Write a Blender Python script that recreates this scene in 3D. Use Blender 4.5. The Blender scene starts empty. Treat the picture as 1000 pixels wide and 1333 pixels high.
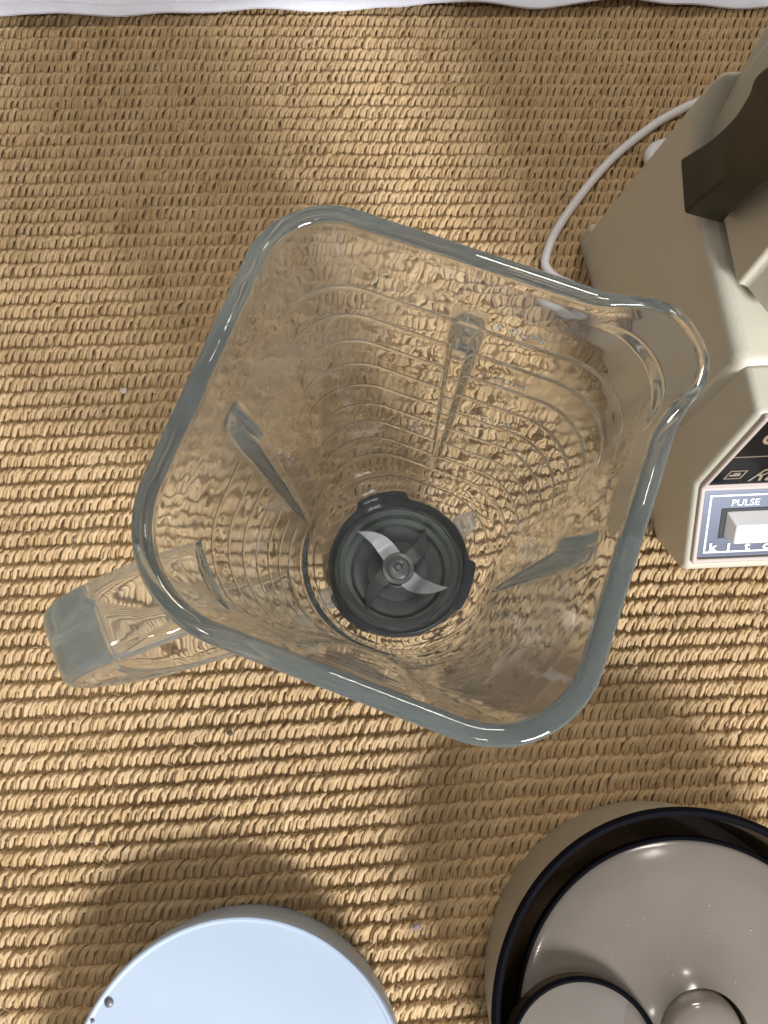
import bpy, bmesh, math, random
import numpy as np
from mathutils import Vector, Matrix

random.seed(7)
rng = np.random.default_rng(11)
S = bpy.context.scene
C = S.collection
R = math.radians

# ------------------------------------------------------------------ camera
cd = bpy.data.cameras.new('camera')
cam = bpy.data.objects.new('camera', cd)
C.objects.link(cam)
cam.location = (0, 0, 0.42)
cam.rotation_euler = (R(13.7), 0, 0)
cd.sensor_fit = 'VERTICAL'
cd.sensor_height = 36
cd.lens = 1001 / 1333 * 36
cd.clip_start = 0.01
cd.clip_end = 50
S.camera = cam

# ------------------------------------------------------------------ world, lamps, exposure
W = bpy.data.worlds.new('World')
S.world = W
W.use_nodes = True
bg = W.node_tree.nodes['Background']
bg.inputs[0].default_value = (0.27, 0.262, 0.25, 1)
bg.inputs[1].default_value = 0.92

def area(name, loc, target, sx, sy, power, col):
    l = bpy.data.lights.new(name, 'AREA')
    l.shape = 'RECTANGLE'
    l.size, l.size_y, l.energy, l.color = sx, sy, power, col
    o = bpy.data.objects.new(name, l)
    C.objects.link(o)
    o.location = loc
    d = Vector(target) - Vector(loc)
    o.rotation_euler = d.to_track_quat('-Z', 'Y').to_euler()
    return o

KD = Vector((0.415, -0.72, 0.56)).normalized()
side = Vector((0.87, 0.5, 0)).normalized()
for s in (-1, 1):
    area('window_light', Vector((0, 0.0, 0)) + KD * 1.75 + side * 0.115 * s, (0, 0.03, 0), 0.19, 0.36, 26, (0.93, 0.96, 1.0))
area('ceiling_light', (0.5, 1.25, 2.05), (0, 0.1, 0), 0.45, 0.2, 13, (1.0, 0.93, 0.84))

for p_ in ((0.55, 0.55, 1.9), (-0.62, -0.15, 1.9), (0.15, -0.75, 1.95)):
    area('ceiling_spot', p_, (0, 0.05, 0.1), 0.09, 0.09, 1.6, (1.0, 0.94, 0.86))

S.view_settings.view_transform = 'Standard'
S.view_settings.look = 'None'
S.view_settings.gamma = 1
S.view_settings.exposure = 0
S.render.engine = 'CYCLES'
S.render.filter_size = 1.9
cy = S.cycles
cy.max_bounces = 24
cy.transmission_bounces = 24
cy.glossy_bounces = 8
cy.diffuse_bounces = 4
cy.transparent_max_bounces = 16
cy.volume_bounces = 3
cy.caustics_reflective = False
cy.caustics_refractive = True
cy.blur_glossy = 0.3
cy.sample_clamp_indirect = 6
cy.use_denoising = True

# ------------------------------------------------------------------ helpers
def mat(name, col, rough=0.5, metal=0.0, spec=0.5, **kw):
    m = bpy.data.materials.new(name)
    m.use_nodes = True
    b = m.node_tree.nodes['Principled BSDF']
    b.inputs['Base Color'].default_value = (*col, 1)
    b.inputs['Roughness'].default_value = rough
    b.inputs['Metallic'].default_value = metal
    b.inputs['Specular IOR Level'].default_value = spec
    for k, v in kw.items():
        b.inputs[k.replace('_', ' ')].default_value = v
    return m

def nodes(m):
    return m.node_tree.nodes, m.node_tree.links, m.node_tree.nodes['Principled BSDF']

def add_noise(m, scale, amount, rough_amount=0.0, bump=0.0, bump_scale=None, detail=4, stretch=None):
    """uneven colour, gloss and fine relief so that no surface is perfectly flat"""
    n, l, b = nodes(m)
    tc = n.new('ShaderNodeTexCoord')
    mp = n.new('ShaderNodeMapping')
    l.new(tc.outputs['Object'], mp.inputs['Vector'])
    if stretch: mp.inputs['Scale'].default_value = stretch
    nz = n.new('ShaderNodeTexNoise')
    nz.inputs['Scale'].default_value = scale
    nz.inputs['Detail'].default_value = detail
    l.new(mp.outputs[0], nz.inputs['Vector'])
    base = list(b.inputs['Base Color'].default_value)
    rp = n.new('ShaderNodeValToRGB')
    rp.color_ramp.elements[0].position = 0.3
    rp.color_ramp.elements[1].position = 0.7
    rp.color_ramp.elements[0].color = (*[c * (1 - amount) for c in base[:3]], 1)
    rp.color_ramp.elements[1].color = (*[min(1, c * (1 + amount)) for c in base[:3]], 1)
    l.new(nz.outputs['Fac'], rp.inputs['Fac'])
    l.new(rp.outputs[0], b.inputs['Base Color'])
    if rough_amount:
        r0 = b.inputs['Roughness'].default_value
        mr = n.new('ShaderNodeMapRange')
        mr.inputs['To Min'].default_value = max(0, r0 - rough_amount)
        mr.inputs['To Max'].default_value = min(1, r0 + rough_amount)
        l.new(nz.outputs['Fac'], mr.inputs['Value'])
        l.new(mr.outputs[0], b.inputs['Roughness'])
    if bump:
        n2 = n.new('ShaderNodeTexNoise')
        n2.inputs['Scale'].default_value = bump_scale or scale * 6
        n2.inputs['Detail'].default_value = 3
        l.new(mp.outputs[0], n2.inputs['Vector'])
        bp = n.new('ShaderNodeBump')
        bp.inputs['Strength'].default_value = 1
        bp.inputs['Distance'].default_value = bump
        l.new(n2.outputs['Fac'], bp.inputs['Height'])
        l.new(bp.outputs[0], b.inputs['Normal'])
    return m

def link(name, me, m, parent=None, angle=None):
    o = bpy.data.objects.new(name, me)
    C.objects.link(o)
    if m is not None: me.materials.append(m)
    if parent is not None: o.parent = parent
    if angle is not None:
        for p in me.polygons: p.use_smooth = True
        me.set_sharp_from_angle(angle=R(angle))
    return o

def mesh(name, V, F, m, parent=None, angle=35):
    me = bpy.data.meshes.new(name)
    me.from_pydata([tuple(map(float, v)) for v in V], [], [tuple(map(int, f)) for f in F])
    me.validate()
    bm = bmesh.new(); bm.from_mesh(me)
    bmesh.ops.recalc_face_normals(bm, faces=bm.faces[:])
    bm.to_mesh(me); bm.free()
    return link(name, me, m, parent, angle)

def bevel(o, w, seg=3, ang=30):
    b = o.modifiers.new('edge', 'BEVEL')
    b.width, b.segments, b.limit_method, b.angle_limit = w, seg, 'ANGLE', R(ang)
    b.harden_normals = False
    return o

def prism(name, poly3, vec, m, parent=None, bw=0, seg=3, angle=35):
    """polygon (3-D points) pushed along vec"""
    n = len(poly3)
    V = [Vector(p) for p in poly3] + [Vector(p) + Vector(vec) for p in poly3]
    F = [tuple(range(n)), tuple(range(2 * n - 1, n - 1, -1))]
    F += [(i, (i + 1) % n, n + (i + 1) % n, n + i) for i in range(n)]
    o = mesh(name, V, F, m, parent, angle)
    if bw: bevel(o, bw, seg)
    return o

def lathe(name, prof, c, m, parent=None, n=128, closed=True, angle=35, rmod=None):
    V, F = [], []
    k = len(prof)
    for i in range(n):
        t = 2 * math.pi * i / n
        for r, z in prof:
            rr = r if rmod is None else rmod(r, z, t)
            V.append((c[0] + rr * math.cos(t), c[1] + rr * math.sin(t), c[2] + z))
    for i in range(n):
        j = (i + 1) % n
        for q in range(k if closed else k - 1):
            q2 = (q + 1) % k
            F.append((i * k + q, j * k + q, j * k + q2, i * k + q2))
    if not closed:
        for q, flip in ((0, 1), (k - 1, 0)):
            if prof[q][0] < 1e-6: continue
            ring = [i * k + q for i in range(n)]
            F.append(tuple(ring[::-1] if flip else ring))
    o = mesh(name, V, F, m, parent, angle)
    bm = bmesh.new(); bm.from_mesh(o.data)
    bmesh.ops.remove_doubles(bm, verts=bm.verts[:], dist=1e-6)
    bmesh.ops.recalc_face_normals(bm, faces=bm.faces[:])
    bm.to_mesh(o.data); bm.free()
    return o

def spline(pts, per=10):
    """Catmull-Rom through points"""
    P = [np.array(p, float) for p in pts]
    P = [2 * P[0] - P[1]] + P + [2 * P[-1] - P[-2]]
    out = []
    for i in range(1, len(P) - 2):
        for q in range(per):
            t = q / per
            a, b, c, d = P[i - 1], P[i], P[i + 1], P[i + 2]
            out.append(0.5 * (2 * b + (c - a) * t + (2 * a - 5 * b + 4 * c - d) * t * t + (3 * b - a - 3 * c + d) * t ** 3))
    out.append(P[-2])
    return np.array(out)

def tube(name, pts, r, m, parent=None, n=10, per=10):
    P = spline(pts, per)
    T = np.gradient(P, axis=0); T /= np.linalg.norm(T, axis=1)[:, None]
    V, F = [], []
    for p, t in zip(P, T):
        u = np.cross(t, (0, 0, 1.0)); u /= np.linalg.norm(u); v = np.cross(u, t)
        for i in range(n):
            a = 2 * math.pi * i / n
            V.append(p + r * (math.cos(a) * u + math.sin(a) * v))
    k = len(P)
    for q in range(k - 1):
        for i in range(n):
            j = (i + 1) % n
            F.append((q * n + i, q * n + j, (q + 1) * n + j, (q + 1) * n + i))
    F.append(tuple(range(n - 1, -1, -1))); F.append(tuple(range((k - 1) * n, k * n)))
    return mesh(name, V, F, m, parent, 60)

def text(name, s, size, depth, mtx, m, parent, shear=0.0, align='LEFT', sx=1.0, spacing=1.0, bold=0.0):
    cu = bpy.data.curves.new('lettering', 'FONT')
    cu.body, cu.size, cu.extrude, cu.shear, cu.align_x = s, size, depth, shear, align
    cu.space_character = spacing
    cu.offset = bold
    cu.resolution_u = 3
    t = bpy.data.objects.new('lettering', cu)
    me = bpy.data.meshes.new_from_object(t)
    bpy.data.objects.remove(t); bpy.data.curves.remove(cu)
    me.transform(Matrix.Diagonal((sx, 1, 1, 1)))
    me.transform(mtx)
    me.materials.clear()
    return link(name, me, m, parent)

def thing(name, label, cat, loc=(0, 0, 0), rz=0, group=None):
    o = bpy.data.objects.new(name, None)
    C.objects.link(o)
    o.location = loc; o.rotation_euler = (0, 0, rz)
    o['label'] = label; o['category'] = cat
    if group: o['group'] = group
    return o

def smooth(a, b, x):
    t = np.clip((x - a) / (b - a), 0, 1)
    return t * t * (3 - 2 * t)

# ------------------------------------------------------------------ materials
jute = mat('jute', (0.52, 0.34, 0.165), 0.85, spec=0.15)
def jute_nodes(m):
    n, l, b = nodes(m)
    at = n.new('ShaderNodeAttribute'); at.attribute_name = 'tone'
    uv = n.new('ShaderNodeAttribute'); uv.attribute_name = 'strand'   # along / around the strand
    tc = n.new('ShaderNodeTexCoord')
    nz = n.new('ShaderNodeTexNoise'); nz.inputs['Scale'].default_value = 26; nz.inputs['Detail'].default_value = 5
    l.new(tc.outputs['Object'], nz.inputs['Vector'])
    fine = n.new('ShaderNodeTexNoise'); fine.inputs['Scale'].default_value = 1; fine.inputs['Detail'].default_value = 3
    mp = n.new('ShaderNodeMapping'); mp.inputs['Scale'].default_value = (2.2, 9.0, 1.0)
    l.new(uv.outputs['Vector'], mp.inputs['Vector']); l.new(mp.outputs[0], fine.inputs['Vector'])
    r1 = n.new('ShaderNodeValToRGB')
    e = r1.color_ramp.elements
    e[0].position, e[0].color = 0.0, (0.44, 0.29, 0.145, 1)
    e[1].position, e[1].color = 1.0, (0.68, 0.51, 0.315, 1)
    x = e.new(0.5); x.color = (0.605, 0.43, 0.24, 1)
    ad = n.new('ShaderNodeMath'); ad.operation = 'MULTIPLY_ADD'; ad.inputs[1].default_value = 0.55
    l.new(at.outputs['Fac'], ad.inputs[0])
    ml = n.new('ShaderNodeMath'); ml.operation = 'MULTIPLY_ADD'; ml.inputs[1].default_value = 1.1; ml.inputs[2].default_value = -0.33
    l.new(fine.outputs['Fac'], ml.inputs[0])
    l.new(ml.outputs[0], ad.inputs[2])
    l.new(ad.outputs[0], r1.inputs['Fac'])
    mx = n.new('ShaderNodeMix'); mx.data_type = 'RGBA'; mx.blend_type = 'MULTIPLY'; mx.inputs['Factor'].default_value = 0.6
    rr = n.new('ShaderNodeValToRGB')
    rr.color_ramp.elements[0].position = 0.35; rr.color_ramp.elements[0].color = (0.80, 0.76, 0.72, 1)
    rr.color_ramp.elements[1].position = 0.7; rr.color_ramp.elements[1].color = (1.0, 1.0, 1.0, 1)
    l.new(nz.outputs['Fac'], rr.inputs['Fac'])
    l.new(r1.outputs[0], mx.inputs['A']); l.new(rr.outputs[0], mx.inputs['B'])
    l.new(mx.outputs['Result'], b.inputs['Base Color'])
    bp = n.new('ShaderNodeBump'); bp.inputs['Strength'].default_value = 1.0; bp.inputs['Distance'].default_value = 0.0010
    l.new(fine.outputs['Fac'], bp.inputs['Height']); l.new(bp.outputs[0], b.inputs['Normal'])
jute_nodes(jute)
backing_m = add_noise(mat('rug_backing', (0.60, 0.43, 0.25), 0.95, spec=0.1), 60, 0.3)

def glass_mat(name, tint, density, rough=0.0, ior=1.5, haze=2.7, veil=0.019):
    m = bpy.data.materials.new(name); m.use_nodes = True
    n, l = m.node_tree.nodes, m.node_tree.links
    n.remove(n['Principled BSDF'])
    out = n['Material Output']
    g = n.new('ShaderNodeBsdfGlass'); g.inputs['IOR'].default_value = ior; g.inputs['Roughness'].default_value = rough
    g.inputs['Color'].default_value = (0.985, 0.99, 0.985, 1)
    l.new(g.outputs[0], out.inputs['Surface'])
    v = n.new('ShaderNodeVolumeAbsorption'); v.inputs['Color'].default_value = (*tint, 1); v.inputs['Density'].default_value = density
    sc_ = n.new('ShaderNodeVolumeScatter'); sc_.inputs['Color'].default_value = (0.84, 0.92, 0.90, 1); sc_.inputs['Density'].default_value = haze  # scatter stands in for pale room reflections in walls and rim
    av = n.new('ShaderNodeAddShader'); l.new(v.outputs[0], av.inputs[0]); l.new(sc_.outputs[0], av.inputs[1])
    l.new(av.outputs[0], out.inputs['Volume'])
    # moulded glass is never quite even
    tc = n.new('ShaderNodeTexCoord'); nz = n.new('ShaderNodeTexNoise'); nz.inputs['Scale'].default_value = 55; nz.inputs['Detail'].default_value = 2
    l.new(tc.outputs['Object'], nz.inputs['Vector'])
    bp = n.new('ShaderNodeBump'); bp.inputs['Strength'].default_value = 1.0; bp.inputs['Distance'].default_value = 0.00028
    l.new(nz.outputs['Fac'], bp.inputs['Height']); l.new(bp.outputs[0], g.inputs['Normal'])
    n3 = n.new('ShaderNodeTexNoise'); n3.inputs['Scale'].default_value = 38; n3.inputs['Detail'].default_value = 6; n3.inputs['Distortion'].default_value = 1.2
    l.new(tc.outputs['Object'], n3.inputs['Vector'])
    mr = n.new('ShaderNodeMapRange'); mr.inputs['From Min'].default_value = 0.45; mr.inputs['From Max'].default_value = 0.75
    mr.inputs['To Min'].default_value = rough * 0.5; mr.inputs['To Max'].default_value = rough * 3.5
    l.new(n3.outputs['Fac'], mr.inputs['Value']); l.new(mr.outputs[0], g.inputs['Roughness'])
    # diffuse veil: room reflections put into the surface colour, plus slight cloudiness
    df = n.new('ShaderNodeBsdfDiffuse'); df.inputs['Color'].default_value = (0.80, 0.82, 0.81, 1)
    mf = n.new('ShaderNodeMapRange'); mf.inputs['From Min'].default_value = 0.3; mf.inputs['From Max'].default_value = 0.75
    mf.inputs['To Min'].default_value = veil * 0.55; mf.inputs['To Max'].default_value = veil * 1.6
    l.new(n3.outputs['Fac'], mf.inputs['Value'])
    ms = n.new('ShaderNodeMixShader'); l.new(mf.outputs[0], ms.inputs[0]); l.new(g.outputs[0], ms.inputs[1]); l.new(df.outputs[0], ms.inputs[2])
    l.new(ms.outputs[0], out.inputs['Surface'])
    return m
glass = glass_mat('clear_glass', (0.44, 0.64, 0.60), 3.2, 0.03)
lug_glass = glass_mat('lug_glass', (0.5, 0.68, 0.66), 3.0, 0.04, 1.5, 105.0)
frost = mat('raised_glass_lettering', (0.85, 0.85, 0.82), 0.4, Transmission_Weight=0.25)

almond = add_noise(mat('almond_plastic', (0.585, 0.545, 0.44), 0.42, spec=0.5), 14, 0.025, 0.05, 0.00012, 900)
almond_front = add_noise(mat('almond_trim', (0.50, 0.42, 0.375), 0.4), 14, 0.02, 0.05)
black_panel_m = mat('black_panel', (0.005, 0.005, 0.006), 0.2, spec=0.05)
chrome_blue = mat('brushed_silver_panel', (0.12, 0.13, 0.165), 0.36, metal=0.75)
print_white = mat('white_print', (0.85, 0.85, 0.88), 0.4)
print_gold = mat('gold_print', (0.50, 0.42, 0.30), 0.3, metal=0.6)
button_m = add_noise(mat('button_plastic', (0.72, 0.70, 0.68), 0.4), 60, 0.03)
dark_m = mat('dark_recess', (0.01, 0.01, 0.012), 0.6)
knob_m = add_noise(mat('dark_brown_plastic', (0.012, 0.0115, 0.0065), 0.45, spec=0.3), 40, 0.15, 0.05)
cord_m = add_noise(mat('white_cord', (0.74, 0.71, 0.70), 0.42), 50, 0.03)
white_m = add_noise(mat('white_plastic', (0.43, 0.505, 0.615), 0.45, spec=0.4), 30, 0.012, 0.04)
steel = add_noise(mat('blade_steel', (0.78, 0.78, 0.80), 0.36, metal=1), 120, 0.1, 0.08)
hub_steel = add_noise(mat('hub_steel', (0.30, 0.30, 0.305), 0.33, metal=0.95), 120, 0.1, 0.08)
steel_dark = add_noise(mat('dull_and_shaded_steel', (0.20, 0.196, 0.196), 0.5, metal=0.6), 160, 0.15, 0.1)
collar_m = add_noise(mat('black_collar_plastic', (0.008, 0.009, 0.013), 0.4, spec=0.22), 150, 0.25, 0.08)
gasket_m = mat('grey_rubber_gasket', (0.20, 0.22, 0.20), 0.45)
cloth_m = add_noise(mat('white_cotton', (0.84, 0.84, 0.93), 0.9, spec=0.1), 60, 0.04, 0, 0.0003, 1400)

# ------------------------------------------------------------------ floor and rug
fm = add_noise(mat('floor', (0.30, 0.22, 0.15), 0.6), 6, 0.2)
fl = mesh('floor', [(-3, -3, -0.012), (3, -3, -0.012), (3, 3, -0.012), (-3, 3, -0.012)], [(0, 1, 2, 3)], fm, None, None)
fl['kind'] = 'structure'

rug = thing('rug', 'tan woven jute rug with ribbed loop rows under all the kitchenware', 'rug')
b = prism('rug_backing', [(-0.36, -0.30, -0.011), (0.36, -0.30, -0.011), (0.36, 0.462, -0.011), (-0.36, 0.462, -0.011)], (0, 0, 0.0132), backing_m, rug)

PITCH, STITCH = 0.0089, 0.00430
def row_shift(x, y):
    sl = np.interp(y, [-0.25, -0.12, 0.0, 0.12, 0.25, 0.45], [0.075, 0.066, 0.048, 0.034, 0.016, 0.002])
    return sl * x + 0.0016 * np.sin(9 * x + 7 * y) - 0.010 * np.maximum(0, x - 0.05) ** 2 * 6 * (y < 0.2)

# one loop of yarn: rises out of the backing, lies over and dives behind the next
CL = np.array([(-0.36, -0.72, 0.14), (-0.32, -0.54, 0.40), (-0.24, -0.28, 0.62), (-0.12, -0.02, 0.83), (0.08, 0.20, 0.98), (0.40, 0.33, 1.0), (0.74, 0.40, 0.74), (0.9, 0.46, 0.2)])
RAD = np.array([0.38, 0.42, 0.46, 0.49, 0.52, 0.50, 0.46, 0.36])
NS = 5
def stitch_arrays(k):
    """k stitches at the origin with random differences: verts (k, rings*NS, 3)"""
    cl = np.repeat(CL[None], k, 0)
    cl = cl * (1 + rng.normal(0, 0.04, (k, 1, 3)))
    cl = cl + rng.normal(0, 0.028, cl.shape)
    P = cl * np.array([STITCH * 0.95, PITCH, 0.0047])
    T = np.gradient(P, axis=1); T /= np.linalg.norm(T, axis=2, keepdims=True)
    u = np.cross(T, np.array([0, 0, 1.0])); u /= np.linalg.norm(u, axis=2, keepdims=True)
    v = np.cross(u, T)
    rad = RAD[None] * STITCH * np.array([0.60, 0.60, 0.60, 0.62, 0.64, 0.64, 0.60, 0.5]) * (1 + rng.normal(0, 0.08, (k, 1)))
    a = np.arange(NS) / NS * 2 * np.pi
    ring = (np.cos(a)[None, None, :, None] * u[:, :, None] + 0.9 * np.sin(a)[None, None, :, None] * v[:, :, None]) * (rad[:, :, None] * (1 + rng.normal(0, 0.09, (k, len(CL), NS))))[..., None]
    return (P[:, :, None] + ring).reshape(k, -1, 3)
nr = len(CL)
sf = []
for q in range(nr - 1):
    for i in range(NS):
        j = (i + 1) % NS
        sf.append((q * NS + i, q * NS + j, (q + 1) * NS + j, (q + 1) * NS + i))
sf = np.array(sf)
strand0 = np.array([(q / (nr - 1), i / NS, 0) for q in range(nr) for i in range(NS)])
y = -0.262
ri = 0
XA, XB = -0.34, 0.345
while y < 0.452:
    xs = np.arange(XA, XB, STITCH); n0 = len(xs)
    xs = xs + rng.normal(0, 0.00018, n0) + rng.uniform(0, STITCH)
    jit = np.repeat(rng.normal(0, 0.00022, n0), 2)
    xs = np.repeat(xs, 2) + np.tile([-0.00068, 0.00068], n0) + rng.normal(0, 0.00008, 2 * n0)   # two plies in a loop
    k = len(xs)
    V = stitch_arrays(k)
    V[:, :, 0] += xs[:, None]
    V[:, :, 1] += (y + row_shift(xs, y) + jit + rng.normal(0, 0.00016, k))[:, None]
    V[:, :, 2] += (rng.normal(0, 0.00022, k) + np.tile([0.0, 0.0004], n0) + 0.0002)[:, None]
    V[:, :, 2] = np.maximum(V[:, :, 2], -0.0016)
    nv = nr * NS
    F = (sf[None] + (np.arange(k) * nv)[:, None, None]).reshape(-1, 4)
    me = bpy.data.meshes.new('woven_row')
    me.vertices.add(k * nv); me.vertices.foreach_set('co', V.ravel())
    me.loops.add(F.size); me.loops.foreach_set('vertex_index', F.ravel())
    me.polygons.add(len(F)); me.polygons.foreach_set('loop_start', np.arange(len(F)) * 4)
    me.polygons.foreach_set('use_smooth', np.ones(len(F), bool))
    me.update()
    at = me.attributes.new('tone', 'FLOAT', 'POINT')
    tn = np.clip(rng.normal(0.5, 0.14, k) + 0.10 * np.sin(xs * 37 + ri * 1.7), 0, 1)
    at.data.foreach_set('value', np.repeat(tn, nv))
    at = me.attributes.new('strand', 'FLOAT_VECTOR', 'POINT')
    st = np.repeat(strand0[None], k, 0); st[:, :, 2] += np.arange(k)[:, None] * 3.1
    st[:, :, 0] += rng.uniform(0, 20, (k, 1))
    at.data.foreach_set('vector', st.ravel())
    link('woven_row', me, jute, rug)
    y += PITCH * (1 + rng.normal(0, 0.012)); ri += 1

# stray fibres standing out of the weave
V, F = [], []
for i in range(2600):
    x, y_ = rng.uniform(-0.30, 0.30), rng.uniform(-0.21, 0.43)
    a = rng.normal(0.9, 0.9); L = rng.uniform(0.003, 0.011); cv = rng.normal(0, 0.9)
    z0 = rng.uniform(0.0045, 0.0075); hz = rng.uniform(0.0006, 0.0028)
    q = len(V)
    for j in range(5):
        f = j / 4
        px = x + L * f * math.cos(a + cv * f); py = y_ + L * f * math.sin(a + cv * f)
        pz = z0 + hz * math.sin(math.pi * f) - 0.001 * abs(2 * f - 1)
        w = 0.00011 * (1 - 0.6 * abs(2 * f - 1))
        nx, ny = -math.sin(a + cv * f) * w, math.cos(a + cv * f) * w
        V += [(px - nx, py - ny, pz), (px + nx, py + ny, pz), (px, py, pz + w * 1.6)]
    for j in range(4):
        b_ = q + j * 3
        F += [(b_, b_ + 1, b_ + 4, b_ + 3), (b_ + 1, b_ + 2, b_ + 5, b_ + 4), (b_ + 2, b_, b_ + 3, b_ + 5)]
fib_m = mat('loose_jute_fibre', (0.80, 0.66, 0.46), 0.8, spec=0.1)
fb = mesh('loose_fibre', V, F, fib_m, rug, 60); fb['kind'] = 'stuff'

# ------------------------------------------------------------------ white cloth at the far edge
edge = np.array([(-0.46, 0.4300), (-0.38, 0.4285), (-0.2808, 0.4289), (-0.2508, 0.4301), (-0.2206, 0.4289), (-0.1858, 0.4326), (-0.1256, 0.4338), (-0.0353, 0.4399), (-0.0151, 0.4381), (0.0101, 0.4369), (0.0302, 0.4399), (0.0605, 0.4393), (0.1008, 0.4393), (0.1311, 0.4412), (0.1515, 0.4443), (0.1667, 0.4449), (0.1866, 0.4412), (0.2522, 0.4418), (0.30, 0.4424), (0.40, 0.443)])
ex = np.linspace(-0.46, 0.40, 200); ey = np.interp(ex, edge[:, 0], edge[:, 1])
def cz(x, d):
    return 0.0118 + 0.0020 * np.sin(x * 47) * np.exp(-d * 30) + 0.0016 * np.sin(x * 23 + d * 60) + 0.0012 * np.sin(x * 90 + 2)
def cloth_sheet(ds, zoff, thick):
    V, F = [], []
    m_ = len(ds)
    for x, yy in zip(ex, ey):
        for d in ds: V.append((x, yy + d, cz(x, d) + zoff(d)))
        for d in ds: V.append((x, yy + d, cz(x, d) + zoff(d) - thick))
    n_ = len(ex); k = 2 * m_
    for i in range(n_ - 1):
        for q in range(m_ - 1):
            F.append((i * k + q, (i + 1) * k + q, (i + 1) * k + q + 1, i * k + q + 1))
            F.append((i * k + m_ + q, i * k + m_ + q + 1, (i + 1) * k + m_ + q + 1, (i + 1) * k + m_ + q))
        F.append((i * k, i * k + m_, (i + 1) * k + m_, (i + 1) * k))
        F.append((i * k + m_ - 1, (i + 1) * k + m_ - 1, (i + 1) * k + 2 * m_ - 1, i * k + 2 * m_ - 1))
    return V, F
V, F = cloth_sheet([0.0, 0.0008, 0.002, 0.005, 0.0075, 0.0085, 0.0095, 0.012, 0.02, 0.035, 0.06, 0.1, 0.16, 0.25],
                   lambda d: 0.0008 * min(1, d / 0.002) - 0.0009 * math.exp(-((d - 0.0085) / 0.0006) ** 2) - (0.0006 if d > 0.009 else 0), 0.0012)
cl = mesh('cloth', V, F, cloth_m, None, 60)
cl['label'] = 'white cotton cloth with a stitched wavy hem lying along the far edge of the rug'
cl['category'] = 'cloth'
bmv, bmf = [], []
for i in range(0, 380):
    x = -0.40 + i * 0.002
    yy = np.interp(x, edge[:, 0], edge[:, 1]) + 0.0072
    zz = cz(x, 0.0072) + 0.0009
    q = len(bmv)
    for dx, dy, dz in ((0, -.0003, 0), (.0013, -.0003, 0), (.0013, .0003, 0), (0, .0003, 0), (0.0003, 0, .0003), (.001, 0, .0003)):
        bmv.append((x + dx, yy + dy, zz + dz))
    bmf += [(q, q + 1, q + 5, q + 4), (q + 1, q + 2, q + 5), (q + 2, q + 3, q + 4, q + 5), (q + 3, q, q + 4), (q + 3, q + 2, q + 1, q)]
st = mesh('hem_stitching', bmv, bmf, cloth_m, cl, None); st['kind'] = 'stuff'

# ------------------------------------------------------------------ glass blender jar
JC = (0.0072, 0.0646)
PHI = R(-20.6)
jar = thing('blender_jar', 'clear square glass blender jar with handle and black collar, in the middle of the rug', 'blender jar', (*JC, 0.0), PHI)
N = 560
th = np.arange(N) / N * 2 * np.pi
def rsq(a, rho):
    """radius of a rounded square of half width a and corner radius rho at every angle"""
    f = np.abs(((th + np.pi / 4) % (np.pi / 2)) - np.pi / 4)      # 0..45 deg
    flat = a / np.cos(f)
    rho = np.minimum(rho * RHO, a)
    c = a - rho
    cd_ = c * (np.cos(f) + np.sin(f))
    disc = np.maximum(cd_ ** 2 - 2 * c * c + rho ** 2, 0)
    arc = cd_ + np.sqrt(disc)
    return np.where(a * np.tan(f) <= c, flat, arc)
RHO = np.select([th < np.pi / 2, th < np.pi, th < 1.5 * np.pi], [1.0, 1.03, 1.45], 1.2)
def adiff(a): return np.abs((th - a + np.pi) % (2 * np.pi) - np.pi)
ZT = 0.2215
def ao(z): return np.interp(z, [0.028, 0.040, 0.044, 0.049, 0.056, 0.066, 0.200, 0.212, ZT], [0.0312, 0.0312, 0.0345, 0.0415, 0.0468, 0.0492, 0.0636, 0.0656, 0.0660])
def ro(z): return np.interp(z, [0.028, 0.040, 0.044, 0.056, 0.080, ZT], [0.0312, 0.0312, 0.0345, 0.036, 0.030, 0.0245])
def ai(z): return np.interp(z, [0.028, 0.0425, 0.046, 0.051, 0.058, 0.068, 0.205, ZT], [0.0268, 0.0268, 0.0300, 0.0365, 0.0418, 0.0447, 0.0585, 0.0604])
def rii(z): return np.interp(z, [0.028, 0.0425, 0.046, 0.058, 0.080, ZT], [0.0268, 0.0268, 0.0300, 0.032, 0.026, 0.0200])
LINES = [0.0505 + 0.0152 * i for i in range(10)]
# lines run round three sides: second face, both its corners; and round the handle corner
mask_top = smooth(R(26), R(31), 180 / 180 * np.pi * 0 + th) * (1 - smooth(R(146), R(150), th))
mask_cor = smooth(R(186), R(190), th) * (1 - smooth(R(256), R(262), th))
spout = np.exp(-(adiff(R(44)) / R(12.3)) ** 4)
def outer_r(z, bead=True):
    r = rsq(float(ao(z)), float(ro(z)))
    g = sum(math.exp(-((z - L) / 0.00055) ** 2) for L in LINES) * 0.00055
    r = r + g * np.maximum(mask_top, mask_cor * (z < 0.18))
    r = r + 0.0072 * spout * float(np.clip((z - 0.2080) / 0.0078, 0, 1))
    return r
face_x = [np.tan(((th - k * np.pi / 2 + np.pi) % (2 * np.pi)) - np.pi) for k in range(4)]
def inner_r(z):
    a = float(ai(z))
    r = rsq(a, float(rii(z)))
    r = r + 0.0098 * spout * float(np.clip((z - 0.2115) / 0.0078, 0, 1))
    if 0.07 < z < 0.203:
        h = 0.0062 * ((z - 0.07) / 0.115) ** 0.8 * float(1 - smooth(0.182, 0.2015, z))
        wd = 0.0014 + 0.0046 * min(1, (z - 0.07) / 0.115)
        for k in range(3):
            near = np.cos(th - k * np.pi / 2) > 0.7
            t = np.abs(face_x[k]) * a / wd
            prof = np.where(near, np.clip(1.35 * (1 - smooth(0.25, 1.0, t)), 0, 1.0), 0)
            r = r - h * prof
    return r
zo = [0.028]
z = 0.028
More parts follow.
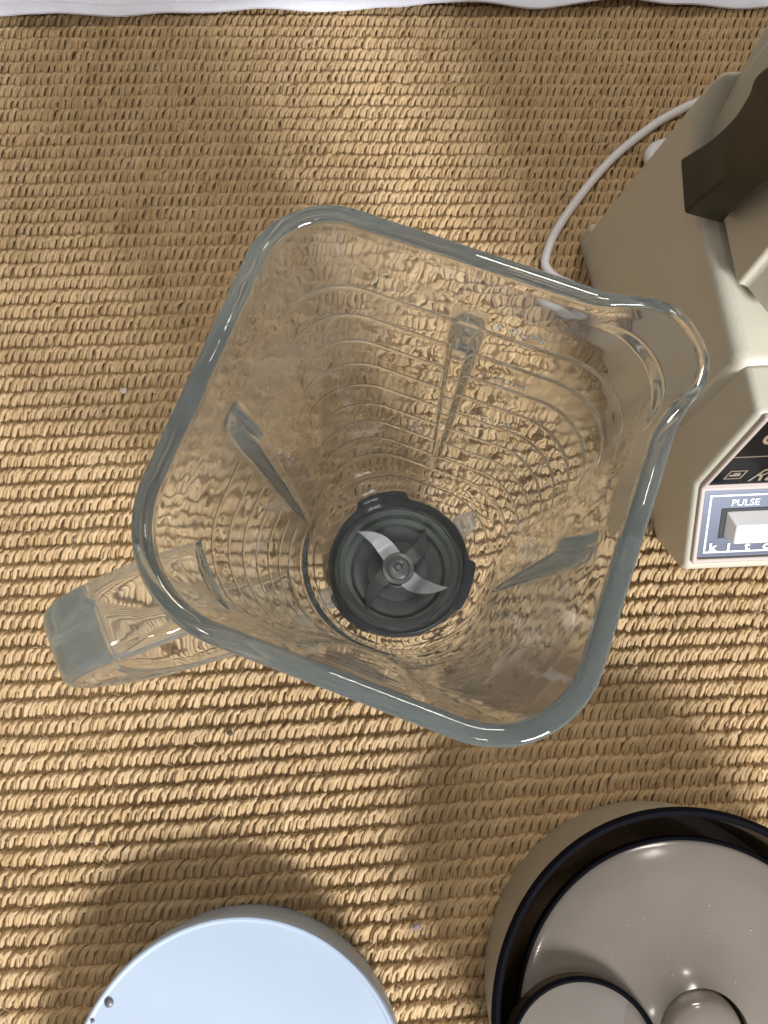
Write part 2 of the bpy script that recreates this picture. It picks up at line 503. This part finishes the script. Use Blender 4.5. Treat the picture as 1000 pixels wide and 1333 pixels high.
while z < ZT - 0.0022:
    dmin = min(abs(z - L) for L in LINES)
    z += 0.00022 if dmin < 0.0016 else (0.0005 if z > 0.2 else 0.0011)
    zo.append(z)
rings = [(outer_r(z), z) for z in zo]
zr = ZT - 0.0022
oR, iR = outer_r(zr), inner_r(zr)
mid = (oR + iR) / 2; half = (oR - iR) / 2
dip = 0.0012 * spout
for q in range(1, 12):                       # rounded rim
    a = math.pi * q / 12
    ca = math.copysign(abs(math.cos(a)) ** 0.75, math.cos(a)); sa = math.sin(a) ** 0.75
    rings.append((mid + half * ca, zr + 0.0025 * sa - dip * sa))
zi = list(np.arange(zr, 0.200, -0.0004)) + list(np.arange(0.1995, 0.0425, -0.0010)) + [0.0425, 0.038, 0.033, 0.0295]
rings += [(inner_r(z), z) for z in zi]
rb = rings[-1][0]
rings.append((rb + 0.0012, 0.028))
rings.append((rings[0][0] - 0.001, 0.0276))
M_ = len(rings)
V = np.zeros((M_, N, 3))
for q, (r, z) in enumerate(rings):
    V[q, :, 0] = r * np.cos(th); V[q, :, 1] = r * np.sin(th); V[q, :, 2] = z
idx = np.arange(M_ * N).reshape(M_, N)
nx_ = np.roll(idx, -1, axis=1); up = np.roll(idx, -1, axis=0); upn = np.roll(nx_, -1, axis=0)
F = np.stack([idx, nx_, upn, up], -1).reshape(-1, 4)
me = bpy.data.meshes.new('glass_body')
me.vertices.add(M_ * N); me.vertices.foreach_set('co', V.ravel())
me.loops.add(F.size); me.loops.foreach_set('vertex_index', F.ravel().astype(np.int32))
me.polygons.add(len(F)); me.polygons.foreach_set('loop_start', np.arange(len(F)) * 4)
me.polygons.foreach_set('use_smooth', np.ones(len(F), bool))
me.update()
gb = link('glass_body', me, glass, jar)

# handle: a flat strap of solid glass swept in the plane of one corner
hp = spline([(0.0700, 0.1790), (0.083, 0.1835), (0.099, 0.1845), (0.1085, 0.1815), (0.1140, 0.1710), (0.1145, 0.153), (0.1100, 0.130), (0.1010, 0.112), (0.0880, 0.099), (0.0720, 0.089), (0.0535, 0.079)], 8)
T = np.gradient(hp, axis=0); T /= np.linalg.norm(T, axis=1)[:, None]
da = R(225)
er = np.array([math.cos(da), math.sin(da), 0]); et = np.array([-math.sin(da), math.cos(da), 0]); ez = np.array([0, 0, 1.0])
V, F = [], []
NH = 40
for i, (p, t) in enumerate(zip(hp, T)):
    f = i / (len(hp) - 1)
    wv = 0.0122 + 0.0018 * (abs(2 * f - 0.9)) ** 2
    tk = 0.0068 + 0.0022 * math.exp(-((f - 0.42) / 0.16) ** 2)
    nrm = np.array([-t[1], t[0]])
    for q in range(NH):
        a = 2 * math.pi * q / NH
        cx = math.copysign(abs(math.cos(a)) ** 0.32, math.cos(a)) * wv
        cn = math.copysign(abs(math.sin(a)) ** 0.32, math.sin(a)) * tk
        rz_ = p + nrm * cn
        V.append(er * rz_[0] + ez * rz_[1] + et * cx)
k = len(hp)
for i in range(k - 1):
    for q in range(NH):
        j = (q + 1) % NH
        F.append((i * NH + q, i * NH + j, (i + 1) * NH + j, (i + 1) * NH + q))
F.append(tuple(range(NH - 1, -1, -1))); F.append(tuple(range((k - 1) * NH, k * NH)))
hd = mesh('handle', V, F, glass, jar, 60)

# lugs at the foot of the glass
for ang in (R(33 + 20.6), R(205 + 20.6)):
    e1 = np.array([math.cos(ang), math.sin(ang), 0]); e2 = np.array([-math.sin(ang), math.cos(ang), 0])
    pts = [e1 * r + e2 * w for r, w in ((0.0360, -0.0060), (0.0480, -0.0048), (0.0495, 0.0045), (0.0370, 0.0062))]
    lug = prism('locking_lug', [p + ez * 0.031 for p in pts], (0, 0, 0.0095), lug_glass, jar, 0.0016, 3)

# embossed measures on the second face
for zz, s in ((0.1905, '5 CUPS'), (0.160, '4 CUPS'), (0.1297, '3 CUPS')):
    yy = float(ao(zz)) + 0.00025
    mt = Matrix.Translation((0.0085, yy, zz)) @ Matrix.Rotation(math.pi, 4, 'Z') @ Matrix.Rotation(math.pi / 2, 4, 'X') @ Matrix.Diagonal((-1, 1, 1, 1))
    text('measure_lettering', s, 0.0048, 0.0002, mt, frost, jar, spacing=1.15)

# black screw collar with three grip pads
def pads(r, z, t):
    if r < 0.034: return r
    g = 0
    for a in (103, -16, 224):
        d = abs((t - R(a + 20.6) + math.pi) % (2 * math.pi) - math.pi)
        g = max(g, float(1 - smooth(R(18), R(23), d)))
    return r + 0.0046 * g
lathe('collar', [(0.0322, 0.010), (0.0322, 0.0372), (0.0330, 0.0382), (0.0346, 0.0386), (0.0358, 0.0378), (0.0364, 0.0360), (0.0370, 0.012), (0.0370, 0.0055), (0.0330, 0.0050)],
      (0, 0, 0), collar_m, jar, 192, True, 40, pads)
lathe('gasket', [(0.0246, 0.0268), (0.0312, 0.0268), (0.0312, 0.0246), (0.0246, 0.0246)], (0, 0, 0), gasket_m, jar, 96)
bb = lathe('blade_base', [(0.0, 0.0262), (0.0075, 0.0260), (0.0150, 0.0250), (0.0156, 0.0252), (0.0162, 0.0249), (0.0222, 0.0243), (0.0232, 0.0247), (0.0243, 0.0262), (0.0246, 0.0262), (0.0246, 0.020), (0.0, 0.020)],
           (0, 0, 0), steel_dark, jar, 96, False, 40)
lathe('bearing_ring', [(0.0066, 0.0250), (0.0086, 0.0262), (0.0086, 0.0282), (0.0076, 0.0290), (0.0066, 0.0286)], (0, 0, 0), steel, jar, 64)
lathe('hub', [(0.0, 0.0400), (0.0012, 0.0398), (0.0020, 0.0390), (0.0022, 0.0380), (0.0048, 0.0376), (0.0058, 0.0368), (0.0060, 0.0346), (0.0080, 0.0342), (0.0084, 0.0336), (0.0084, 0.0290), (0.0, 0.0290)], (0, 0, 0), hub_steel, jar, 48, False, 30)

def blade(a0, rise, L, wd, sweep, m):
    n_ = 14
    V, F = [], []
    for i in range(n_ + 1):
        f = i / n_
        r = 0.0066 + L * f
        a = a0 + sweep * f ** 1.3
        w = wd * (1 - f ** 2.6) + 0.0002
        z = 0.0335 + rise * smooth(0.12, 0.55, f) * f
        for s in (-1, 1):
            # leading edge stays, trailing edge closes in
            off = w * (0.5 if s > 0 else -0.5) + (0.5 * wd - 0.5 * w) * 0.8
            for dz in (0.0004, -0.0004):
                tip = 0.25 if s < 0 else 1
                V.append((r * math.cos(a) - off * math.sin(a), r * math.sin(a) + off * math.cos(a), z + dz * tip))
    for i in range(n_):
        q = i * 4; p = q + 4
        F += [(q, p, p + 2, q + 2), (q + 1, q + 3, p + 3, p + 1), (q, q + 1, p + 1, p), (q + 2, p + 2, p + 3, q + 3)]
    F += [(0, 2, 3, 1), (n_ * 4, n_ * 4 + 1, n_ * 4 + 3, n_ * 4 + 2)]
    return mesh('blade', V, F, m, jar, 40)
for a, rise, m_ in ((118, 0.009, steel), (-46, 0.009, steel), (38, -0.006, steel_dark), (212, -0.006, steel_dark)):  # down-turned blades get darker steel, their dimness put into the colour
    blade(R(a + 20.6), rise, 0.0198, 0.0092 if rise > 0 else 0.0074, R(14), m_)

# ------------------------------------------------------------------ kitchen machine at the right
A0 = np.array([0.14957, 0.08325, 0.0]); E_ = np.array([-0.15255, 0.98830, 0.0]); M3 = np.array([0.99905, 0.0436, 0.0])
def P(s, w, z): return A0 + s * E_ + w * M3 + np.array([0, 0, z])
mach = thing('kitchen_machine', 'almond plastic food appliance base with black and silver control panel, at the right edge', 'kitchen appliance', tuple(P(0.1, 0.1, 0)))
mach_inv = Matrix.Translation(-Vector(P(0.1, 0.1, 0)))
class _M: pass
def mp(fn, *a, **k):
    o = fn(*a, **k); o.parent = mach; o.matrix_parent_inverse = mach_inv; return o
WID = 0.20
body_prof = [(0.0445, 0.006), (0.1905, 0.004), (0.1492, 0.1795), (0.1425, 0.156), (0.134, 0.1475), (0.120, 0.1435), (0.107, 0.1425), (0.052, 0.1392), (0.0445, 0.1375)]
body = mp(prism, 'body', [P(s, -0.0024, z) for s, z in body_prof], M3 * (WID + 0.004), almond, None, 0.0055, 5)
foot = mp(prism, 'rear_foot', [P(s, -0.0022, z) for s, z in ((0.168, 0.003), (0.192, 0.003), (0.1885, 0.026), (0.176, 0.030), (0.168, 0.028))], M3 * 0.02, almond, None, 0.004, 4)
# control housing, narrower than the body
IN = 0.0006
hous_prof = [(0.0475, 0.004), (0.002, 0.004), (-0.0185, 0.0270), (-0.0187, 0.0331), (0.0157, 0.0678), (0.0252, 0.1368), (0.0475, 0.1368)]
hous = mp(prism, 'control_housing', [P(s, IN, z) for s, z in hous_prof], M3 * (WID - 2 * IN), almond, None, 0.0028, 4)
# tower rising behind the deck
tower_plan = [(0.1340, 0.2300), (0.1392, 0.1594), (0.1430, 0.1580), (0.1501, 0.1460), (0.1900, 0.1400), (0.2400, 0.1500), (0.2400, 0.2400)]
tw = mp(prism, 'mixer_tower', [(x, y_, 0.146) for x, y_ in tower_plan], (0, 0, 0.100), almond, None, 0.0012, 3)
tb_prof = [(0.112, 0.135), (0.1475, 0.135), (0.1462, 0.178), (0.141, 0.2105), (0.136, 0.245), (0.112, 0.245)]
mp(prism, 'tower_back', [P(s, 0.0055, z) for s, z in tb_prof], M3 * 0.08, almond, None, 0.003, 3)
# scooped dark lever on the tower's side
secs = [(.150, [(0.1203, 0.2135), (0.1196, 0.1884), (0.1345, 0.1836), (0.1420, 0.2146)]), (.160, [(0.1222, 0.2100), (0.1207, 0.1866), (0.1330, 0.1810), (0.1400, 0.2100)]), (.170, [(0.1239, 0.2066), (0.1217, 0.1842), (0.1310, 0.1764), (0.1400, 0.2053)]), (.19, [(0.1228, 0.1989), (0.1219, 0.1802), (0.1275, 0.1689), (0.1380, 0.1967)]),
        (.21, [(0.1180, 0.1907), (0.1190, 0.1730), (0.1250, 0.1606), (0.1350, 0.1884)]), (.225, [(0.1125, 0.1837), (0.1155, 0.1668), (0.1230, 0.1548), (0.1330, 0.1832)]), (.245, [(0.1085, 0.1712), (0.1110, 0.1570), (0.1200, 0.1460), (0.1320, 0.1716)])]
flat = spline([[z] + [c for p in pp for c in p] for z, pp in secs], 6)
V, F = [], []
for row in flat:
    for c in range(4): V.append((row[1 + 2 * c], row[2 + 2 * c], row[0]))
k = len(flat)
for i in range(k - 1):
    for q in range(4):
        j = (q + 1) % 4
        F.append((i * 4 + q, i * 4 + j, (i + 1) * 4 + j, (i + 1) * 4 + q))
F += [(3, 2, 1, 0), tuple(range((k - 1) * 4, k * 4))]
kn = mp(mesh, 'lever', V, F, knob_m, None, 40)
bevel(kn, 0.0012, 3, 45)

# silver console strip and black panel on the housing's front
def plane_mtx(p0, p1, w0):
    """local x along the front, local y up the slope, local z out of it"""
    A, B = P(*p0), P(*p1)
    g = B - A; L = np.linalg.norm(g); g = g / L
    n_ = np.cross(M3, g)
    O = A + M3 * w0
    m_ = Matrix([[M3[0], g[0], n_[0], O[0]], [M3[1], g[1], n_[1], O[1]], [M3[2], g[2], n_[2], O[2]], [0, 0, 0, 1]])
    return m_, L
mc, Lc = plane_mtx((-0.0187, 0, 0.0331), (0.0157, 0, 0.0678), 0)
mb, Lb = plane_mtx((0.0157, 0, 0.0678), (0.0252, 0, 0.1368), 0)
def under(o, par):
    o.parent = par
    o.matrix_parent_inverse = mach_inv if par is mach else Matrix.Identity(4)
    return o
def slab(name, x0, y0, x1, y1, z0, z1, mtx, m, parent=None, bw=0.0):
    pts = [mtx @ Vector((x, y_, z0)) for x, y_ in ((x0, y0), (x1, y0), (x1, y1), (x0, y1))]
    v = mtx.to_3x3() @ Vector((0, 0, z1 - z0))
    return under(prism(name, pts, v, m, None, bw, 2), parent or mach)
XR = WID - 0.012
console = slab('console_panel', 0.0054, 0.0068, XR, 0.0468, -0.002, 0.0010, mc, chrome_blue, None, 0.0004)
def framepart(name, x0, y0, x1, y1, t, z0, z1, mtx, m, parent, bw=0):
    """four bars joined into one frame"""
    V, F = [], []
    o = [(x0, y0), (x1, y0), (x1, y1), (x0, y1)]; i_ = [(x0 + t, y0 + t), (x1 - t, y0 + t), (x1 - t, y1 - t), (x0 + t, y1 - t)]
    for z in (z0, z1):
        for p in o + i_: V.append(mtx @ Vector((p[0], p[1], z)))
    for q in range(4):
        r = (q + 1) % 4
        F += [(q, r, 4 + r, 4 + q), (8 + q, 12 + q, 12 + r, 8 + r), (q, 8 + q, 8 + r, r), (4 + q, 4 + r, 12 + r, 12 + q)]
    ob = mesh(name, V, F, m, None, 30)
    if bw: bevel(ob, bw, 2)
    return under(ob, parent)
ch = framepart('panel_trim', 0.0030, 0.0040, XR + 0.003, 0.0489, 0.0024, -0.001, 0.0022, mc, almond_front, mach, 0.0008)
under(framepart('border_line', 0.0082, 0.0098, XR - 0.003, 0.0438, 0.0010, 0.0010, 0.0013, mc, print_white, mach), console)
rc = slab('button_recess', 0.0148, 0.0186, 0.0395, 0.0358, 0.0002, 0.00135, mc, dark_m, console)
# wedge shaped button
bx0, bx1, by0, by1 = 0.0170, 0.0385, 0.0192, 0.0346
Vb = [mc @ Vector(v) for v in ((bx0, by0, 0.0012), (bx1, by0, 0.0012), (bx1, by1, 0.0012), (bx0, by1, 0.0012),
                               (bx0 + 0.0026, by0 + 0.0004, 0.0085), (bx1 - 0.0014, by0 + 0.0004, 0.0085), (bx1 - 0.0014, by1 - 0.0050, 0.0078), (bx0 + 0.0034, by1 - 0.0050, 0.0078))]
bt = mesh('pulse_button', Vb, [(3, 2, 1, 0), (4, 5, 6, 7), (0, 1, 5, 4), (1, 2, 6, 5), (2, 3, 7, 6), (3, 0, 4, 7)], button_m, None, 30)
bevel(bt, 0.0007, 3); under(bt, mach)
for k_ in range(1, 6):
    x0 = 0.0148 + 0.0290 * k_
    if x0 + 0.026 > XR - 0.004: break
    slab('button_recess', x0, 0.0186, x0 + 0.0247, 0.0358, 0.0002, 0.00135, mc, dark_m, console)
    o = bt.copy(); C.objects.link(o); o.name = 'push_button'
    o.matrix_parent_inverse = Matrix.Translation(Vector(M3) * 0.0290 * k_) @ mach_inv
under(text('lettering', 'PULSE', 0.0052, 0.00015, mc @ Matrix.Translation((0.0188, 0.0374, 0.0012)), print_white, None, bold=0.0001), console)
for j, chh in enumerate('kitchen center'):
    if chh != ' ':
        under(text('lettering', chh, 0.0066, 0.00015, mc @ Matrix.Translation((0.0108 + 0.0090 * j, 0.0112, 0.0013)), print_white, None, bold=0.00025, sx=1.15), console)
# black glass-like panel
bp = slab('black_panel', 0.0052, 0.0024, XR, 0.0672, -0.001, 0.0012, mb, black_panel_m, None, 0.0004)
framepart('panel_trim', 0.0030, 0.0004, XR + 0.003, 0.0694, 0.0022, -0.001, 0.0021, mb, almond_front, mach, 0.0008)
slab('rule_line', 0.0056, 0.0330, XR - 0.002, 0.0335, 0.0012, 0.0015, mb, print_gold, bp)
under(framepart('emblem', 0.0100, 0.0096, 0.0180, 0.0186, 0.0006, 0.0012, 0.0015, mb, print_gold, mach), bp)
slab('emblem_bar', 0.0115, 0.0125, 0.0165, 0.0142, 0.0012, 0.0014, mb, print_gold, bp)
slab('emblem_bar', 0.0128, 0.0148, 0.0158, 0.0160, 0.0012, 0.0014, mb, print_gold, bp)
under(text('lettering', 'Regency', 0.0190, 0.00015, mb @ Matrix.Translation((0.0218, 0.0062, 0.0013)), print_gold, None, shear=0.35, sx=0.62), bp)
under(text('lettering', 'Oster', 0.0200, 0.00015, mb @ Matrix.Translation((0.0100, 0.0450, 0.0013)), print_gold, None, sx=0.75), bp)
# cord
cd1 = mp(tube, 'power_cord', [(0.21, 0.372, 0.0085), (0.195, 0.3658, 0.0085), (0.1873, 0.3618, 0.0085), (0.1693, 0.3504, 0.0085), (0.1435, 0.3279, 0.0085), (0.1229, 0.3033, 0.0085), (0.1049, 0.2766, 0.0085), (0.0967, 0.2570, 0.0085), (0.0978, 0.2492, 0.0085), (0.1030, 0.2435, 0.0085), (0.1117, 0.2390, 0.0085), (0.1228, 0.2330, 0.0085), (0.160, 0.2200, 0.010)], 0.0026, cord_m, None, 12, 8)
cd2 = mp(tube, 'cord_loop', [(0.20, 0.310, 0.010), (0.1770, 0.3125, 0.010), (0.1675, 0.3190, 0.010), (0.1645, 0.3250, 0.010), (0.1675, 0.3310, 0.010), (0.1750, 0.3345, 0.010), (0.1850, 0.3360, 0.010), (0.21, 0.335, 0.010)], 0.0042, cord_m, None, 12, 8)

# ------------------------------------------------------------------ white round lid
disc = thing('round_lid', 'pale white round plastic lid with a tiny screw near its rim, at the bottom left', 'lid', (-0.0651, -0.1735, 0.004))
lathe('lid_shell', [(0.0752, 0.0), (0.0762, 0.0150), (0.0768, 0.0245), (0.0766, 0.0266), (0.0759, 0.0275), (0.0750, 0.0276), (0.0741, 0.0270), (0.0735, 0.0269), (0.0, 0.0270), (0.0, 0.0240), (0.0725, 0.0235), (0.0722, 0.0)], (0, 0, 0), white_m, disc, 160, False, 40)
sc = lathe('screw', [(0.0, 0.0284), (0.0010, 0.0282), (0.0018, 0.0277), (0.0021, 0.0270)], (-0.0588, 0.0408, 0.0), steel_dark, disc, 24, False)
lathe('screw', [(0.0, 0.0284), (0.0007, 0.0280), (0.0009, 0.0270)], (-0.0655, 0.0335, 0.0), steel_dark, disc, 20, False)

# ------------------------------------------------------------------ smoked plastic bowl
def smoke(name, col, rough, trans, ior=1.46):
    m = mat(name, col, rough, Transmission_Weight=trans, IOR=ior)
    add_noise(m, 16, 0.11, 0.08, 0.00006, 60, 6)
    return m
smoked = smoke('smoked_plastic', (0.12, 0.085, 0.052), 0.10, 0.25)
smoked_pale = smoke('smoked_plastic_with_sheen', (0.47, 0.43, 0.345), 0.38, 0.2)  # same smoked plastic made paler, its grazing reflection painted into the colour
smoked_floor = smoke('smoked_plastic_insert', (0.345, 0.295, 0.25), 0.13, 0.45)
chute_m = add_noise(mat('smoked_chute_floor', (0.135, 0.112, 0.09), 0.4), 20, 0.1, 0.08)
smoked_rim = mat('dark_smoked_rim', (0.005, 0.005, 0.007), 0.65, spec=0.02)
bw = thing('processor_bowl', 'smoky brown clear plastic bowl with a dark rim and inner chute, at the bottom right', 'bowl', (0.1310, -0.1325, 0.004))
lathe('bowl_wall', [(0.0800, 0.0), (0.0826, 0.0015), (0.0836, 0.0200), (0.0852, 0.0520), (0.0842, 0.0520), (0.0826, 0.0200), (0.0815, 0.0030), (0.0, 0.0030), (0.0, 0.0)], (0, 0, 0), smoked_pale, bw, 160, False, 40)
lathe('bowl_wall_inner', [(0.0838, 0.0521), (0.0822, 0.0200), (0.0811, 0.0034), (0.001, 0.0034), (0.001, 0.0050), (0.0795, 0.0050), (0.0808, 0.0200), (0.0824, 0.0521)], (0, 0, 0), smoked, bw, 160, True, 40)  # added inner skin of the same wall, kept dark against the paler outside
lathe('rim', [(0.0826, 0.0523), (0.0858, 0.0523), (0.0864, 0.0540), (0.0860, 0.0558), (0.0848, 0.0564), (0.0832, 0.0558), (0.0824, 0.0540)], (0, 0, 0), smoked_rim, bw, 160)
# insert: a shallow dome with a hub, resting off centre inside the wall
IC = (0.0022, -0.0045)
lathe('insert_dome', [(0.0190, 0.0545), (0.0260, 0.0510), (0.0420, 0.0490), (0.0600, 0.0475), (0.0730, 0.0462), (0.0755, 0.0450), (0.0755, 0.0420), (0.0700, 0.0430), (0.0420, 0.0460), (0.0190, 0.0500)], (IC[0], IC[1], 0), smoked_floor, bw, 160)
lathe('insert_edge', [(0.0757, 0.0466), (0.0770, 0.0464), (0.0775, 0.0445), (0.0772, 0.0415), (0.0757, 0.0412)], (IC[0], IC[1], 0), smoked_rim, bw, 160)
lathe('hub', [(0.0, 0.0588), (0.0080, 0.0587), (0.0130, 0.0580), (0.0160, 0.0562), (0.0176, 0.0535), (0.0187, 0.0460), (0.0, 0.0460)], (0.0012, -0.0040, 0), smoked_floor, bw, 96, False, 40)
CHC = (-0.0480, -0.0135)
lathe('chute', [(0.0306, 0.0440), (0.0322, 0.0440), (0.0322, 0.0530), (0.0306, 0.0530)], (CHC[0], CHC[1], 0), smoked, bw, 96)
lathe('chute_floor', [(0.0, 0.0502), (0.0306, 0.0502), (0.0306, 0.0480), (0.0, 0.0480)], (CHC[0], CHC[1], 0), chute_m, bw, 96, False)
lathe('chute_rim', [(0.0304, 0.0532), (0.0324, 0.0532), (0.0326, 0.0545), (0.0314, 0.0552), (0.0303, 0.0545)], (CHC[0], CHC[1], 0), smoked_rim, bw, 96)

# dust lying on the insert
V, F = [], []
for i in range(46):
    a = rng.uniform(0.2, math.pi * 1.05); r = rng.uniform(0.024, 0.071)
    x, y_ = IC[0] + r * math.cos(a), IC[1] + r * math.sin(a)
    if math.hypot(x - CHC[0], y_ - CHC[1]) < 0.034: continue
    z = float(np.interp(r, [0.019, 0.026, 0.042, 0.060, 0.073], [0.0545, 0.0510, 0.0490, 0.0475, 0.0462])) + 0.0001
    q = len(V); d = rng.uniform(0.00012, 0.00042)
    for k in range(5):
        b_ = 2 * math.pi * k / 5 + rng.uniform(-.4, .4)
        V.append((x + d * math.cos(b_) * rng.uniform(.6, 1.5), y_ + d * math.sin(b_), z - 0.0002))
    V.append((x, y_, z + d))
    F += [(q + k, q + (k + 1) % 5, q + 5) for k in range(5)] + [(q + 4, q + 3, q + 2, q + 1, q)]
du = mesh('dust', V, F, mat('pale_dust', (0.75, 0.72, 0.68), 0.9), bw, None); du['kind'] = 'stuff'

# ------------------------------------------------------------------ lint on the rug
def lint(label, x, y_, z, r, col):
    bm = bmesh.new()
    bmesh.ops.create_icosphere(bm, subdivisions=2, radius=r)
    for v in bm.verts:
        v.co *= 1 + random.uniform(-0.3, 0.3); v.co.z *= 0.6; v.co.x *= 1.35
    me = bpy.data.meshes.new('lint'); bm.to_mesh(me); bm.free()
    o = link('lint', me, mat('lint', col, 0.9), None, 60)
    o.location = (x, y_, z); o['label'] = label; o['category'] = 'lint'; o['group'] = 'bits of lint caught in the rug'
lint('mauve grey fluff on the lit rug between the white lid and the brown bowl', 0.0158, -0.1077, 0.0078, 0.0016, (0.36, 0.27, 0.30))
lint('dark brown speck on the rug between the jar and the white lid', -0.0795, -0.0168, 0.0075, 0.0012, (0.10, 0.07, 0.05))
lint('tiny pale pinkish tuft on the rug left of the jar', -0.1495, 0.1720, 0.0078, 0.0016, (0.55, 0.45, 0.42))
